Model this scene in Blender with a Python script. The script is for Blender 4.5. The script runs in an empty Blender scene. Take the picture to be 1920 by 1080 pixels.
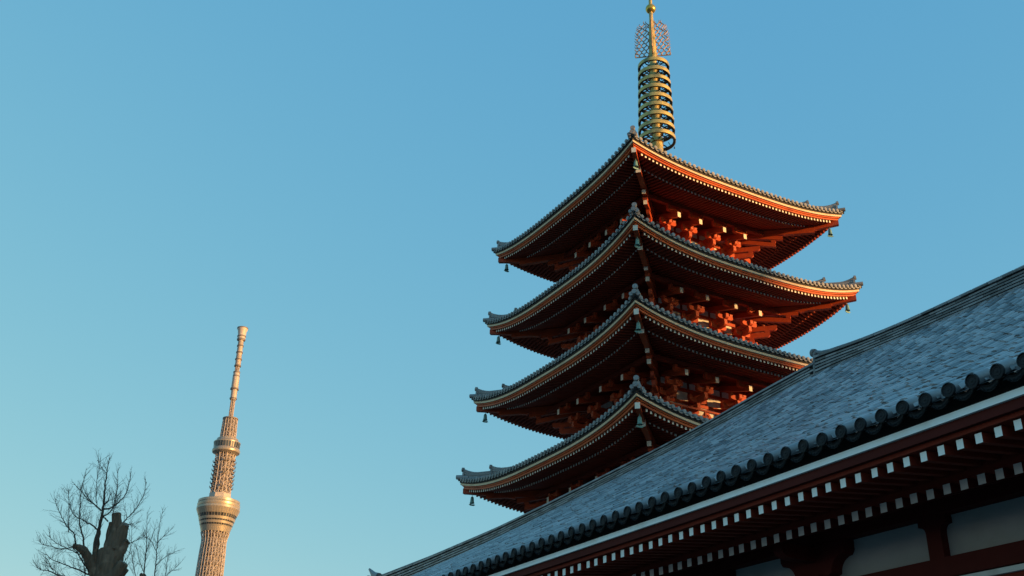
import bpy, math, random
from mathutils import Vector, Matrix
random.seed(7)
R = math.radians
C = bpy.context.scene.collection
SC = bpy.context.scene

# ------------------------------------------------------------------ camera
cd = bpy.data.cameras.new('camera'); cam = bpy.data.objects.new('camera', cd); C.objects.link(cam)
cd.sensor_width = 36.0; cd.lens = 36.0 * 1984.0 / 1920.0; cd.clip_start = 0.1; cd.clip_end = 20000
EYE = 1.6
cam.matrix_world = Matrix.Translation((0, 0, EYE)) @ Matrix.Rotation(R(90 + 26.42), 4, 'X') @ Matrix.Rotation(R(1.34), 4, 'Z')
SC.camera = cam

# ------------------------------------------------------------------ sky, sun, exposure
SUN_AZ, SUN_EL = 117.0, 4.6            # azimuth from +Y towards +X
w = bpy.data.worlds.new('World'); SC.world = w; w.use_nodes = True
nt = w.node_tree; bg = nt.nodes['Background']
sky = nt.nodes.new('ShaderNodeTexSky'); sky.sky_type = 'NISHITA'; sky.sun_disc = False
sky.sun_elevation = R(SUN_EL); sky.sun_rotation = R(SUN_AZ)
sky.air_density = 1.0; sky.dust_density = 0.3; sky.ozone_density = 2.0; sky.altitude = 0
# film-like response of each colour channel to the sky's brightness
sep = nt.nodes.new('ShaderNodeSeparateColor'); com = nt.nodes.new('ShaderNodeCombineColor'); nt.links.new(sky.outputs[0], sep.inputs[0])
for ci, (gain, power) in enumerate(((0.907, 0.76), (1.513, 0.40), (2.02, 0.12))):
    pw = nt.nodes.new('ShaderNodeMath'); pw.operation = 'POWER'; pw.inputs[1].default_value = power
    mu = nt.nodes.new('ShaderNodeMath'); mu.operation = 'MULTIPLY'; mu.inputs[1].default_value = gain
    nt.links.new(sep.outputs[ci], pw.inputs[0]); nt.links.new(pw.outputs[0], mu.inputs[0]); nt.links.new(mu.outputs[0], com.inputs[ci])
gs = nt.nodes.new('ShaderNodeVectorMath'); gs.operation = 'SUBTRACT'; gs.inputs[1].default_value = (3.2, 3.2, 3.2)      # the full glare round the sun
gm = nt.nodes.new('ShaderNodeVectorMath'); gm.operation = 'MAXIMUM'; gm.inputs[1].default_value = (0, 0, 0)
ga = nt.nodes.new('ShaderNodeVectorMath'); ga.operation = 'ADD'
nt.links.new(sky.outputs[0], gs.inputs[0]); nt.links.new(gs.outputs[0], gm.inputs[0]); gk = nt.nodes.new('ShaderNodeVectorMath'); gk.operation = 'SCALE'; gk.inputs['Scale'].default_value = 2.0; nt.links.new(gm.outputs[0], gk.inputs[0]); nt.links.new(gk.outputs[0], ga.inputs[0]); nt.links.new(com.outputs[0], ga.inputs[1])
nt.links.new(ga.outputs[0], bg.inputs[0]); bg.inputs[1].default_value = 0.15
sd = bpy.data.lights.new('sun', 'SUN'); sun = bpy.data.objects.new('sun', sd); C.objects.link(sun)
sd.energy = 3.5; sd.angle = R(1.1); sd.color = (1.0, 0.53, 0.18)
SV = Vector((math.sin(R(SUN_AZ)) * math.cos(R(SUN_EL)), math.cos(R(SUN_AZ)) * math.cos(R(SUN_EL)), math.sin(R(SUN_EL))))
sun.rotation_euler = (-SV).to_track_quat('-Z', 'Y').to_euler(); sun.location = (0, 0, 80)
SC.view_settings.view_transform = 'Standard'; SC.view_settings.look = 'None'
SC.view_settings.exposure = 1.0; SC.view_settings.gamma = 1.0
SC.cycles.max_bounces = 6

# ------------------------------------------------------------------ materials
def pm(name, col, rough=0.6, metal=0.0, nscale=3.0, namt=0.25, tamt=0.0, bump=0.0, bscale=20.0, spec=0.5, stretch=(1, 1, 1), col2=None, c2amt=0.0, c2scale=1.0):
    m = bpy.data.materials.new(name); m.use_nodes = True
    t = m.node_tree; N = t.nodes; b = N['Principled BSDF']
    b.inputs['Roughness'].default_value = rough; b.inputs['Metallic'].default_value = metal
    b.inputs['Specular IOR Level'].default_value = spec
    tc = N.new('ShaderNodeTexCoord'); mp = N.new('ShaderNodeMapping'); mp.inputs['Scale'].default_value = stretch
    t.links.new(tc.outputs['Object'], mp.inputs[0])
    nz = N.new('ShaderNodeTexNoise'); nz.inputs['Scale'].default_value = nscale; nz.inputs['Detail'].default_value = 6
    t.links.new(mp.outputs[0], nz.inputs[0])
    at = N.new('ShaderNodeAttribute'); at.attribute_name = 'tint'
    # value = 1 + namt*(noise-0.5)*2 + tamt*(tint-0.5)*2
    m1 = N.new('ShaderNodeMath'); m1.operation = 'MULTIPLY_ADD'; m1.inputs[1].default_value = 2 * namt; m1.inputs[2].default_value = 1 - namt
    t.links.new(nz.outputs[0], m1.inputs[0])
    m2 = N.new('ShaderNodeMath'); m2.operation = 'MULTIPLY_ADD'; m2.inputs[1].default_value = 2 * tamt; m2.inputs[2].default_value = -tamt
    t.links.new(at.outputs['Fac'], m2.inputs[0])
    ad = N.new('ShaderNodeMath'); ad.operation = 'ADD'; t.links.new(m1.outputs[0], ad.inputs[0]); t.links.new(m2.outputs[0], ad.inputs[1])
    base = N.new('ShaderNodeMix'); base.data_type = 'RGBA'; base.inputs[0].default_value = 0
    base.inputs[6].default_value = (*col, 1); base.inputs[7].default_value = (*(col2 or col), 1)
    if col2:
        n2 = N.new('ShaderNodeTexNoise'); n2.inputs['Scale'].default_value = c2scale; n2.inputs['Detail'].default_value = 5
        t.links.new(tc.outputs['Object'], n2.inputs[0])
        mr = N.new('ShaderNodeMapRange'); mr.inputs[1].default_value = 0.62 - 0.25 * c2amt; mr.inputs[2].default_value = 0.72
        t.links.new(n2.outputs[0], mr.inputs[0]); t.links.new(mr.outputs[0], base.inputs[0])
    vm = N.new('ShaderNodeVectorMath'); vm.operation = 'SCALE'
    t.links.new(base.outputs[2], vm.inputs[0]); t.links.new(ad.outputs[0], vm.inputs['Scale'])
    t.links.new(vm.outputs[0], b.inputs['Base Color'])
    if bump:
        nb = N.new('ShaderNodeTexNoise'); nb.inputs['Scale'].default_value = bscale; nb.inputs['Detail'].default_value = 4
        t.links.new(mp.outputs[0], nb.inputs[0])
        bp = N.new('ShaderNodeBump'); bp.inputs['Strength'].default_value = bump; bp.inputs['Distance'].default_value = 0.02
        t.links.new(nb.outputs[0], bp.inputs['Height']); t.links.new(bp.outputs[0], b.inputs['Normal'])
    return m

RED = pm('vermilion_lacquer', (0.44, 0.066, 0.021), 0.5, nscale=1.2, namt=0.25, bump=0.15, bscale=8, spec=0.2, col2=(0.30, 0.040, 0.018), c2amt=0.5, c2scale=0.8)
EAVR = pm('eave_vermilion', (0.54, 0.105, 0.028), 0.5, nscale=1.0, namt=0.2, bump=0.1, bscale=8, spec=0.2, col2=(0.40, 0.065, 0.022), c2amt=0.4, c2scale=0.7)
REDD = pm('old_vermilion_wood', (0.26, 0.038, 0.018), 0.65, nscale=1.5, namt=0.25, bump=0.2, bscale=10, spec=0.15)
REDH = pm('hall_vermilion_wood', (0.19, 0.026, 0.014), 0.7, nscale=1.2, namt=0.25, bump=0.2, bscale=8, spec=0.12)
REDO = pm('hall_weathered_and_shaded_timber', (0.085, 0.014, 0.011), 0.75, nscale=1.4, namt=0.3, bump=0.2, bscale=8, spec=0.12)
WHT = pm('chalk_white_paint', (0.84, 0.76, 0.64), 0.7, nscale=4, namt=0.16, tamt=0.16)
TRIM = pm('pale_trim_paint', (0.70, 0.51, 0.32), 0.6, nscale=2, namt=0.16, col2=(0.52, 0.36, 0.21), c2amt=0.3, c2scale=0.9)
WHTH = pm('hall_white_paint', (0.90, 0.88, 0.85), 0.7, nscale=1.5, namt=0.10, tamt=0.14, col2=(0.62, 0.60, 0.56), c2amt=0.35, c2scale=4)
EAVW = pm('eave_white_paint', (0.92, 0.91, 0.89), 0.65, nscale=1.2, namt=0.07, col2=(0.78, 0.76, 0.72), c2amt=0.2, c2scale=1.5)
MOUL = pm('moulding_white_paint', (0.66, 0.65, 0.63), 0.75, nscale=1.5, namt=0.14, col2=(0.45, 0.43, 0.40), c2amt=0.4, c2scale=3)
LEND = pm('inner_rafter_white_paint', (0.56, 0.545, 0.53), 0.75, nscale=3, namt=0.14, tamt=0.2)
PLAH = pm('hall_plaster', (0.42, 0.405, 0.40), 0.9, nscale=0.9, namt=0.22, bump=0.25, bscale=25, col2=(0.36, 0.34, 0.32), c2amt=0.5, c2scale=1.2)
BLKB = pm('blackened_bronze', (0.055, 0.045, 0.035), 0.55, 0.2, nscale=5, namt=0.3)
PLA = pm('white_plaster', (0.62, 0.59, 0.54), 0.85, nscale=1.1, namt=0.22, bump=0.2, bscale=30, col2=(0.45, 0.42, 0.38), c2amt=0.5, c2scale=1.3)
TILE = pm('pagoda_roof_tile', (0.24, 0.235, 0.23), 0.5, nscale=3, namt=0.2, tamt=0.22, bump=0.2, bscale=14)
HTIL = pm('hall_roof_tile', (0.25, 0.25, 0.26), 0.34, nscale=5, namt=0.25, tamt=0.60, bump=0.25, bscale=18, col2=(0.12, 0.125, 0.135), c2amt=0.4, c2scale=2.5)
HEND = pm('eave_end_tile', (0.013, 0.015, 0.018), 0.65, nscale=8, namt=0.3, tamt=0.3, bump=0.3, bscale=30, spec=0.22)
NOSH = pm('ridge_tile', (0.17, 0.175, 0.185), 0.45, nscale=4, namt=0.3, tamt=0.55, bump=0.3, bscale=20)
DARK = pm('dark_timber_and_shadow', (0.022, 0.016, 0.015), 0.8, nscale=3, namt=0.2)
GOLD = pm('gilded_bronze', (0.58, 0.42, 0.14), 0.42, 0.55, nscale=2.5, namt=0.22, bump=0.15, bscale=12, col2=(0.20, 0.19, 0.09), c2amt=0.5, c2scale=1.6)
BRNZ = pm('weathered_bronze', (0.36, 0.24, 0.14), 0.55, 0.2, nscale=4, namt=0.3)
GREEN = pm('verdigris_bronze', (0.16, 0.29, 0.25), 0.6, 0.2, nscale=9, namt=0.35, col2=(0.06, 0.09, 0.08), c2amt=0.4, c2scale=5)
STEEL = pm('tower_white_paint', (0.40, 0.345, 0.31), 0.5, nscale=0.08, namt=0.1, tamt=0.16)
STEELD = pm('tower_grey_core', (0.17, 0.145, 0.135), 0.6, nscale=0.1, namt=0.15, tamt=0.2)
DECK = pm('tower_deck_metal', (0.34, 0.295, 0.235), 0.35, 0.35, nscale=0.1, namt=0.1, tamt=0.14)
RING_ = pm('tower_dark_ring', (0.16, 0.14, 0.13), 0.6, nscale=0.3, namt=0.2)
GLAS = pm('tower_window_glass', (0.05, 0.055, 0.06), 0.12, nscale=0.3, namt=0.2, tamt=0.5)
BARK = pm('furrowed_bark', (0.15, 0.105, 0.075), 0.9, nscale=5, namt=0.55, bump=1.0, bscale=9, spec=0.1, stretch=(3, 3, 0.6), col2=(0.30, 0.22, 0.16), c2amt=0.35, c2scale=3)
TWIG = pm('twig_bark', (0.075, 0.06, 0.052), 0.9, nscale=6, namt=0.3, spec=0.2)
CUT = pm('cut_wood', (0.16, 0.12, 0.09), 0.9, nscale=12, namt=0.3)
PAVE = pm('paving_stone', (0.13, 0.125, 0.12), 0.85, nscale=0.6, namt=0.2, bump=0.3, bscale=6)
CONC = pm('shading_block_concrete', (0.30, 0.29, 0.27), 0.85, nscale=0.4, namt=0.15)

# ------------------------------------------------------------------ mesh builder
class MB:
    def __init__(s): s.v = []; s.f = []; s.m = []; s.t = []; s.tint = None
    def add(s, vs, fs, mat=0, M=None):
        o = len(s.v)
        s.v.extend([tuple(M @ Vector(p)) for p in vs] if M is not None else [tuple(p) for p in vs])
        tv = random.random() if s.tint is None else s.tint
        for i, f in enumerate(fs):
            s.f.append([k + o for k in f]); s.m.append(mat[i] if isinstance(mat, (list, tuple)) else mat); s.t.append(tv)
    def box(s, x0, x1, y0, y1, z0, z1, mat=0, M=None):
        s.add([(x0, y0, z0), (x1, y0, z0), (x1, y1, z0), (x0, y1, z0), (x0, y0, z1), (x1, y0, z1), (x1, y1, z1), (x0, y1, z1)],
              [(0, 3, 2, 1), (4, 5, 6, 7), (0, 1, 5, 4), (1, 2, 6, 5), (2, 3, 7, 6), (3, 0, 4, 7)], mat, M)
    def beam(s, p0, p1, wd, ht, mat=0, endmat=None, M=None, plumb=False):
        p0 = Vector(p0); p1 = Vector(p1); a = (p1 - p0).normalized()
        side = a.cross(Vector((0, 0, 1)))
        if side.length < 1e-5: side = Vector((1, 0, 0))
        side.normalize(); up = Vector((0, 0, 1)) if plumb else side.cross(a).normalized()
        sx = side * wd / 2; uz = up * ht / 2
        vs = [p0 - sx - uz, p0 + sx - uz, p0 + sx + uz, p0 - sx + uz, p1 - sx - uz, p1 + sx - uz, p1 + sx + uz, p1 - sx + uz]
        e = mat if endmat is None else endmat
        s.add(vs, [(0, 1, 2, 3), (7, 6, 5, 4), (0, 4, 5, 1), (1, 5, 6, 2), (2, 6, 7, 3), (3, 7, 4, 0)], [mat, e, mat, mat, mat, mat], M)
    def prism(s, poly, a, b, fn, mat=0, M=None):
        n = len(poly)
        vs = [fn(x, y, a) for x, y in poly] + [fn(x, y, b) for x, y in poly]
        fs = [tuple(range(n))[::-1], tuple(range(n, 2 * n))] + [(i, (i + 1) % n, (i + 1) % n + n, i + n) for i in range(n)]
        s.add(vs, fs, mat, M)
    def tube(s, pts, rad, n=8, mat=0, M=None, cap=True, capmat=None):
        P = [Vector(p) for p in pts]; L = len(P)
        if isinstance(rad, (int, float)): rad = [rad] * L
        ref = None; vs = []
        for i in range(L):
            a = (P[min(i + 1, L - 1)] - P[max(i - 1, 0)])
            if a.length < 1e-9: a = Vector((0, 0, 1))
            a.normalize()
            if ref is None:
                ref = Vector((1, 0, 0)) if abs(a.x) < 0.8 else Vector((0, 1, 0))
            u = (ref - a * ref.dot(a)).normalized(); ref = u; v = a.cross(u)
            for k in range(n):
                th = 2 * math.pi * k / n
                vs.append(P[i] + (u * math.cos(th) + v * math.sin(th)) * rad[i])
        fs = [(i * n + k, i * n + (k + 1) % n, (i + 1) * n + (k + 1) % n, (i + 1) * n + k) for i in range(L - 1) for k in range(n)]
        ms = [mat] * len(fs)
        if cap:
            fs += [tuple(range(n))[::-1], tuple((L - 1) * n + k for k in range(n))]; ms += [mat if capmat is None else capmat] * 2
        s.add(vs, fs, ms, M)
    def lathe(s, prof, n=24, mat=0, M=None, a0=0.0, tints=False):
        vs = [(r * math.cos(a0 + 2 * math.pi * k / n), r * math.sin(a0 + 2 * math.pi * k / n), z) for r, z in prof for k in range(n)]
        if not tints:
            s.add(vs, [(i * n + k, i * n + (k + 1) % n, (i + 1) * n + (k + 1) % n, (i + 1) * n + k) for i in range(len(prof) - 1) for k in range(n)], mat, M)
        else:
            o = len(s.v); s.v.extend(vs)
            for i in range(len(prof) - 1):
                for k in range(n):
                    s.f.append([o + i * n + k, o + i * n + (k + 1) % n, o + (i + 1) * n + (k + 1) % n, o + (i + 1) * n + k]); s.m.append(mat); s.t.append((k % 2) * 0.7 + 0.3 * random.random())
    def ngrid(s, rows, mat=0, M=None):
        n = len(rows[0]); vs = [p for r in rows for p in r]
        s.add(vs, [(i * n + k, i * n + k + 1, (i + 1) * n + k + 1, (i + 1) * n + k) for i in range(len(rows) - 1) for k in range(n - 1)], mat, M)
    def build(s, name, mats, parent=None, loc=(0, 0, 0), rz=0.0, smooth=True, ang=35):
        me = bpy.data.meshes.new(name); me.from_pydata(s.v, [], s.f)
        for m in (mats if isinstance(mats, (list, tuple)) else [mats]): me.materials.append(m)
        me.polygons.foreach_set('material_index', s.m)
        at = me.attributes.new('tint', 'FLOAT', 'FACE'); at.data.foreach_set('value', s.t)
        if smooth:
            me.polygons.foreach_set('use_smooth', [True] * len(s.f)); me.set_sharp_from_angle(angle=R(ang))
        me.update()
        o = bpy.data.objects.new(name, me); C.objects.link(o); o.location = loc; o.rotation_euler = (0, 0, rz)
        if parent: o.parent = parent
        return o

def empty(name, loc=(0, 0, 0), rz=0.0, parent=None):
    o = bpy.data.objects.new(name, None); C.objects.link(o); o.location = loc; o.rotation_euler = (0, 0, rz)
    o.empty_display_size = 0.5
    if parent: o.parent = parent
    return o
def tag(o, label=None, cat=None, group=None, kind=None):
    for k, v in (('label', label), ('category', cat), ('group', group), ('kind', kind)):
        if v: o[k] = v
    return o
def dup(o, parent, loc=None, rz=None):
    c = o.copy(); C.objects.link(c); c.parent = parent
    if loc is not None: c.location = loc
    if rz is not None: c.rotation_euler = (0, 0, rz)
    return c
def interp(x, xs, ys):
    if x <= xs[0]: return ys[0]
    for i in range(len(xs) - 1):
        if x <= xs[i + 1]:
            t = (x - xs[i]) / (xs[i + 1] - xs[i]); return ys[i] + (ys[i + 1] - ys[i]) * t
    return ys[-1]
def smooth_line(pts, k=6):
    P = [Vector(p) for p in pts]; out = []
    for i in range(len(P) - 1):
        a = P[max(i - 1, 0)]; b = P[i]; c = P[i + 1]; d = P[min(i + 2, len(P) - 1)]
        for j in range(k):
            t = j / k
            out.append(0.5 * ((2 * b) + (c - a) * t + (2 * a - 5 * b + 4 * c - d) * t * t + (3 * b - a - 3 * c + d) * t ** 3))
    out.append(P[-1]); return out

# ------------------------------------------------------------------ ground
g = MB(); g.add([(-9000, -9000, 0), (9000, -9000, 0), (9000, 9000, 0), (-9000, 9000, 0)], [(0, 1, 2, 3)])
tag(g.build('ground', PAVE, smooth=False), 'grey stone paved ground of the temple precinct', 'ground', kind='structure')

ROT = R(29.03)                       # the temple's axes: local x runs away from the viewer's left, y along the hall
FN = Vector((math.cos(ROT), math.sin(ROT), 0)); FD = Vector((-math.sin(ROT), math.cos(ROT), 0))

# ================================================================== FIVE-STORIED PAGODA
PC = (55 * math.sin(R(9.13)), 55 * math.cos(R(9.13)), 0)
pag = empty('pagoda', PC, ROT)
tag(pag, 'five storied vermilion pagoda with grey tiled roofs and a gilded ringed spire', 'pagoda')
QUAD = [Matrix.Rotation(R(a), 4, 'Z') for a in (0, -90, 90, 180)]     # right-hand lit side, left-hand shaded side, two hidden sides
CORN = {'near': R(225), 'left': R(135), 'right': R(-45), 'back': R(45)}
# (mid trim height, corner rise, half side at trim, wall half width, inner pillar, tip drop)
TIERS = [(31.56, 0.68, 7.187, 2.30, 0.83, 0.85), (26.56, 0.94, 7.461, 2.65, 0.96, 0.60), (21.83, 0.91, 7.92, 3.00, 1.08, 0.65), (17.04, 0.94, 8.34, 3.35, 1.20, 0.70), (12.2, 0.95, 8.80, 3.70, 1.33, 0.70)]
KS = [-1 + 2 * i / 48 for i in range(49)]
rafters = []                         # (key distance, geometry)

def strip(mb, zm, rise, wo, wi, z0, z1, fac, mats=0, zi0=None, zi1=None):
    """a board following the curved eave on all four sides, rectangular in section"""
    for Q in QUAD:
        rows = []
        for (wv, zz) in ((wi, z0 if zi0 is None else zi0), (wo, z0), (wo, z1), (wi, z1 if zi1 is None else zi1)):
            rows.append([Q @ Vector((k * wv, -wv, zm + zz + rise * fac * abs(k) ** 3)) for k in KS])
        mb.ngrid(rows, mats)

def arm_poly(L0, L1, h, r=0.2):
    # side elevation of a bracket arm from L0 to L1, height h, bottom corners rounded off
    p = [(L0, h), (L0, h * 0.45)]
    for i in range(1, 5):
        a = i / 5 * math.pi / 2; p.append((L0 + r * (1 - math.cos(a)), h * 0.45 * (1 - math.sin(a))))
    p += [(L0 + r, 0), (L1 - r, 0)]
    for i in range(4, 0, -1):
        a = i / 5 * math.pi / 2; p.append((L1 - r * (1 - math.cos(a)), h * 0.45 * (1 - math.sin(a))))
    p += [(L1, h * 0.45), (L1, h)]
    return p
def block(mb, x, o, z, s=0.2, h=0.15, M=None):
    # bearing block: wide upper half, bottom tapered like a cup
    a = s / 2; b = s * 0.33; hm = h * 0.45
    vs = [(x - b, -o - b, z), (x + b, -o - b, z), (x + b, -o + b, z), (x - b, -o + b, z), (x - a, -o - a, z + hm), (x + a, -o - a, z + hm), (x + a, -o + a, z + hm), (x - a, -o + a, z + hm),
          (x - a, -o - a, z + h), (x + a, -o - a, z + h), (x + a, -o + a, z + h), (x - a, -o + a, z + h)]
    fs = [(0, 3, 2, 1), (8, 9, 10, 11)] + [(i, (i + 1) % 4, (i + 1) % 4 + 4, i + 4) for i in range(4)] + [(i + 4, (i + 1) % 4 + 4, (i + 1) % 4 + 8, i + 8) for i in range(4)]
    mb.add(vs, fs, 0, M)
def par_arm(mb, o, z, half, h=0.24, th=0.19, M=None, x0=0.0):
    mb.prism(arm_poly(-half, half, h), o - th / 2, o + th / 2, lambda x, y, d: (x + x0, -d, z + y), 0, M)
    for bx in (-half + 0.1, half - 0.1): block(mb, x0 + bx, o, z + h, 0.19, 0.13, M)
def perp_arm(mb, o0, o1, z, h=0.28, th=0.19, M=None, x0=0.0):
    mb.prism(arm_poly(o0, o1, h), -th / 2, th / 2, lambda x, y, d: (d + x0, -x, z + y), 0, M)
def bracket_geo(mb, tip, drop, M=None, half=0.52):
    k = tip / 2.25
    block(mb, 0, 0, -2.08, 0.46, 0.33, M)
    par_arm(mb, 0, -1.75, half, M=M); perp_arm(mb, -0.2, 0.74 * k, -1.752, M=M); block(mb, 0, 0.62 * k, -1.53, 0.2, 0.15, M)
    par_arm(mb, 0.62 * k, -1.38, half, M=M); perp_arm(mb, -0.2, 1.34 * k, -1.382, M=M); block(mb, 0, 1.22 * k, -1.16, 0.2, 0.15, M)
    par_arm(mb, 1.22 * k, -1.01, half, M=M)
    perp_arm(mb, -0.2, 1.5 * k, -1.012, M=M)
    par_arm(mb, tip - 0.40, -0.45 - 0.08, half * 0.95, M=M, h=0.2)
def tail_geo(mb, tip, drop, M=None, wd=0.2, ht=0.3, z_in=0.12):
    mb.beam((0, 0.3, z_in), (0, -tip, -drop), wd, ht, 0, 1, M, plumb=True)
    z = -drop + (z_in + drop) * 0.40 / (tip + 0.3) + ht / 2
    block(mb, 0, tip - 0.40, z - 0.01, 0.24, max(0.06, -0.53 - z + 0.02), M)

def tier(ti, detailed=True):
    zm, rise, H, w0, pin, drop = TIERS[ti]
    rc = H * math.sqrt(2)
    tip = H - 2.65 - w0
    # ---------- roof: tiled surface with rolls and round ends
    He = H + 0.11
    top = ti == 0
    win = 0.62 if top else TIERS[ti - 1][3] + 0.75
    ztop = 5.3 if top else (TIERS[ti - 1][0] - zm - 2.62)
    dz = ztop - 0.22
    s0 = (0.34 if top else 0.30)
    def zt(wv):
        t = (He - wv) / (He - win); a = s0 * (He - win)
        return zm + 0.22 + a * t + (dz - a) * t ** 2.5
    def surf(k, wv):
        return zt(wv) + rise * abs(k) ** 3 * max(0.0, (wv - win) / (He - win)) ** 1.5
    rf = MB()
    WS = [He - (He - win) * i / 10 for i in range(11)]
    for qi, Q in enumerate(QUAD):
        rf.tint = 0.4
        rf.ngrid([[Q @ Vector((k * wv, -wv, surf(k, wv))) for k in KS] for wv in WS], 0)
        n = int((H - 0.05) / 0.308)
        for i in range(-n, n + 1):
            s = i * 0.308; wl = max(win, abs(s) + 0.05)
            m = 5 if qi < 2 else 3
            pts = []
            for j in range(m + 1):
                wv = He + (wl - He) * j / m; pts.append((s, -wv, surf(s / wv, wv) + 0.055))
            rf.tint = random.random()
            z0 = pts[0][2]
            rf.tube(pts, 0.078, 8 if qi < 2 else 6, 0, Q, cap=False)
            # round end tile: disc with raised rim
            e = [(s, -He - 0.045, z0), (s, -He + 0.05, z0)]
            rf.tube([(s, -He - 0.04, z0), (s, -He + 0.06, z0)], 0.098, 12, 0, Q)
            rf.tube([(s, -He - 0.052, z0), (s, -He - 0.035, z0)], 0.06, 10, 0, Q)
            # hanging trough tile between the round ends
            if i < n:
                sm = s + 0.154; km = sm / He; zz = zm + 0.22 + rise * abs(km) ** 3
                vs = []; q = 6
                for j in range(q + 1):
                    a = -1 + 2 * j / q; sag = 0.075 * (1 - a * a)
                    vs += [(sm + a * 0.15, -He + 0.01, zz - sag + 0.055), (sm + a * 0.15, -He + 0.01, zz - sag - 0.015), (sm + a * 0.15, -He + 0.10, zz - sag + 0.055)]
                rf.add(vs, [(3 * j, 3 * j + 1, 3 * j + 4, 3 * j + 3) for j in range(q)] + [(3 * j, 3 * j + 3, 3 * j + 5, 3 * j + 2) for j in range(q)], 0, Q)
    rf.tint = 0.2
    strip(rf, zm, rise, H + 0.03, H - 0.3, 0.05, 0.17, 1.0, 1)
    roof = rf.build('roof', [TILE, DARK], pag)
    if not detailed:
        tag(roof, 'lowest tiled roof, hidden behind the hall')
    # ---------- painted eave boards
    b = MB(); strip(b, zm, rise, H, H - 0.16, -0.07, 0.062, 1.0); b.build('eave_trim', TRIM, roof)
    b = MB()
    strip(b, zm, rise, H - 0.09, H - 0.30, -0.14, -0.068, 0.97, 0)
    strip(b, zm, rise, H - 0.14, H - 0.34, -0.235, -0.138, 0.92, 0)
    b.build('eave_board', EAVR, roof)
    b = MB()                                            # boarding above the rafters
    for Q in QUAD:
        for seq in (((H - 0.2, -0.19, 0.9), (H - 0.8, -0.13, 0.75), (H - 1.5, -0.075, 0.6)), ((H - 1.36, -0.15, 0.66), (H - 2.1, -0.02, 0.45), (H - 3.0, 0.17, 0.25), (w0 - 0.1, 0.17 + 0.2 * (H - 2.9 - w0), 0.0))):
            b.ngrid([[Q @ Vector((k * wv, -wv, zm + z + rise * fc * abs(k) ** 3)) for k in KS] for wv, z, fc in seq])
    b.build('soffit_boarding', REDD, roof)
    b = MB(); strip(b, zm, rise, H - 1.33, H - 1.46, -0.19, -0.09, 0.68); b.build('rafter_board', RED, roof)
    # ---------- rafters
    for qi, Q in enumerate(QUAD):
        for we, zc, slope, wd, ht, fac, wi0, fin in ((H - 0.24, -0.28, 0.12, 0.10, 0.125, 0.86, H - 1.5, 0.62), (H - 1.29, -0.255, 0.2, 0.115, 0.14, 0.70, w0 + tip - 0.8, 0.3)):
            n = int((we - 0.22) / 0.235)
            for i in range(-n, n):
                s = (i + 0.5) * 0.235
                wi = max(wi0, abs(s) - 0.02)
                if wi > we - 0.15: continue
                k0 = abs(s) / we; k1 = min(1, abs(s) / wi)
                ze = zm + zc + rise * fac * k0 ** 3
                zi = zm + zc + slope * (we - wi) + rise * k1 ** 3 * (fin + (fac - fin) * (wi - wi0) / (we - wi0))
                rafters.append((Q @ Vector((s, -wi, zi)), Q @ Vector((s, -we, ze)), wd, ht, ti, qi))
    # ---------- hip rafters
    for cn, a in CORN.items():
        ca, sa = math.cos(a), math.sin(a)
        b = MB(); zc = zm + rise
        P = lambda r, z: (r * ca, r * sa, z)
        b.beam(P(w0 * 1.41 + 0.9, zm + 0.12), P(rc - 1.55, zc - 0.80), 0.26, 0.32, 0, 1, plumb=True)
        b.build('hip_rafter', [RED, WHT], roof)
        b = MB(); b.beam(P(rc - 3.2, zm + 0.02), P(rc - 1.5, zc - 0.62), 0.23, 0.26, 0, 1, plumb=True)
        b.beam(P(rc - 1.5, zc - 0.62), P(rc - 0.2, zc - 0.46), 0.23, 0.28, 0, 1, plumb=True)
        b.build('flying_hip_rafter', [RED, WHT], roof)
        # hip ridge on top: long upper length ending inside the corner, short lower length running on to it
        for (ra, rb, hh, flick, nm) in (((win + 0.15) * 1.4142, rc - 1.83, 0.30, 0.20, 'hip_ridge'), (rc - 1.75, rc - 0.22, 0.24, 0.24, 'corner_ridge')):
            b = MB(); n = 14
            for li in range(4):
                rows = [[], [], [], []]; hw = 0.15 - 0.015 * (li % 2) - 0.01 * li
                for i in range(n + 1):
                    t = i / n; r = ra + (rb - ra) * t
                    zb = surf(1, r / math.sqrt(2)) + 0.02; up = flick * max(0, (t - (1 - 0.9 / (rb - ra))) * (rb - ra) / 0.9) ** 2
                    z0 = zb + hh * li / 4 + up * li / 4 - (0.06 if li == 0 else 0); z1 = zb + (hh + up) * (li + 0.86) / 4
                    for q_, (sd_, zz) in enumerate(((-hw, z0), (-hw, z1), (hw, z1), (hw, z0))):
                        rows[q_].append((r * ca - sd_ * sa, r * sa + sd_ * ca, zz))
                b.ngrid(rows)
                b.add([rows[q_][-1] for q_ in range(4)], [(0, 1, 2, 3)])
            capz = []
            for i in range(n + 1):
                t = i / n; r = ra + (rb + 0.10 - ra) * t
                capz.append(P(r, surf(1, min(r, rb) / math.sqrt(2)) + hh + 0.03 + flick * 1.15 * max(0, (t - (1 - 0.9 / (rb - ra))) * (rb - ra) / 0.9) ** 2))
            b.tube(capz, 0.095, 8)
            # end tile plate with round boss
            ze = surf(1, rb / math.sqrt(2)); M = Matrix.Translation(P(rb + 0.03, ze)) @ Matrix.Rotation(a + math.pi / 2, 4, 'Z')
            b.prism([(-0.24, -0.05), (0.24, -0.05), (0.2, 0.12), (0.14, hh + flick * 0.7), (-0.14, hh + flick * 0.7), (-0.2, 0.12)], -0.05, 0.05, lambda x, y, d: (x, d, y), 0, M)
            e = capz[-1]; b.tube([(e[0] - 0.06 * ca, e[1] - 0.06 * sa, e[2]), (e[0] + 0.05 * ca, e[1] + 0.05 * sa, e[2] + 0.02)], 0.125, 12)
            b.build(nm, TILE, roof)
        b = MB()                                         # corner tiles at the very tip
        zt_ = surf(1, He) + 0.05
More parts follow.
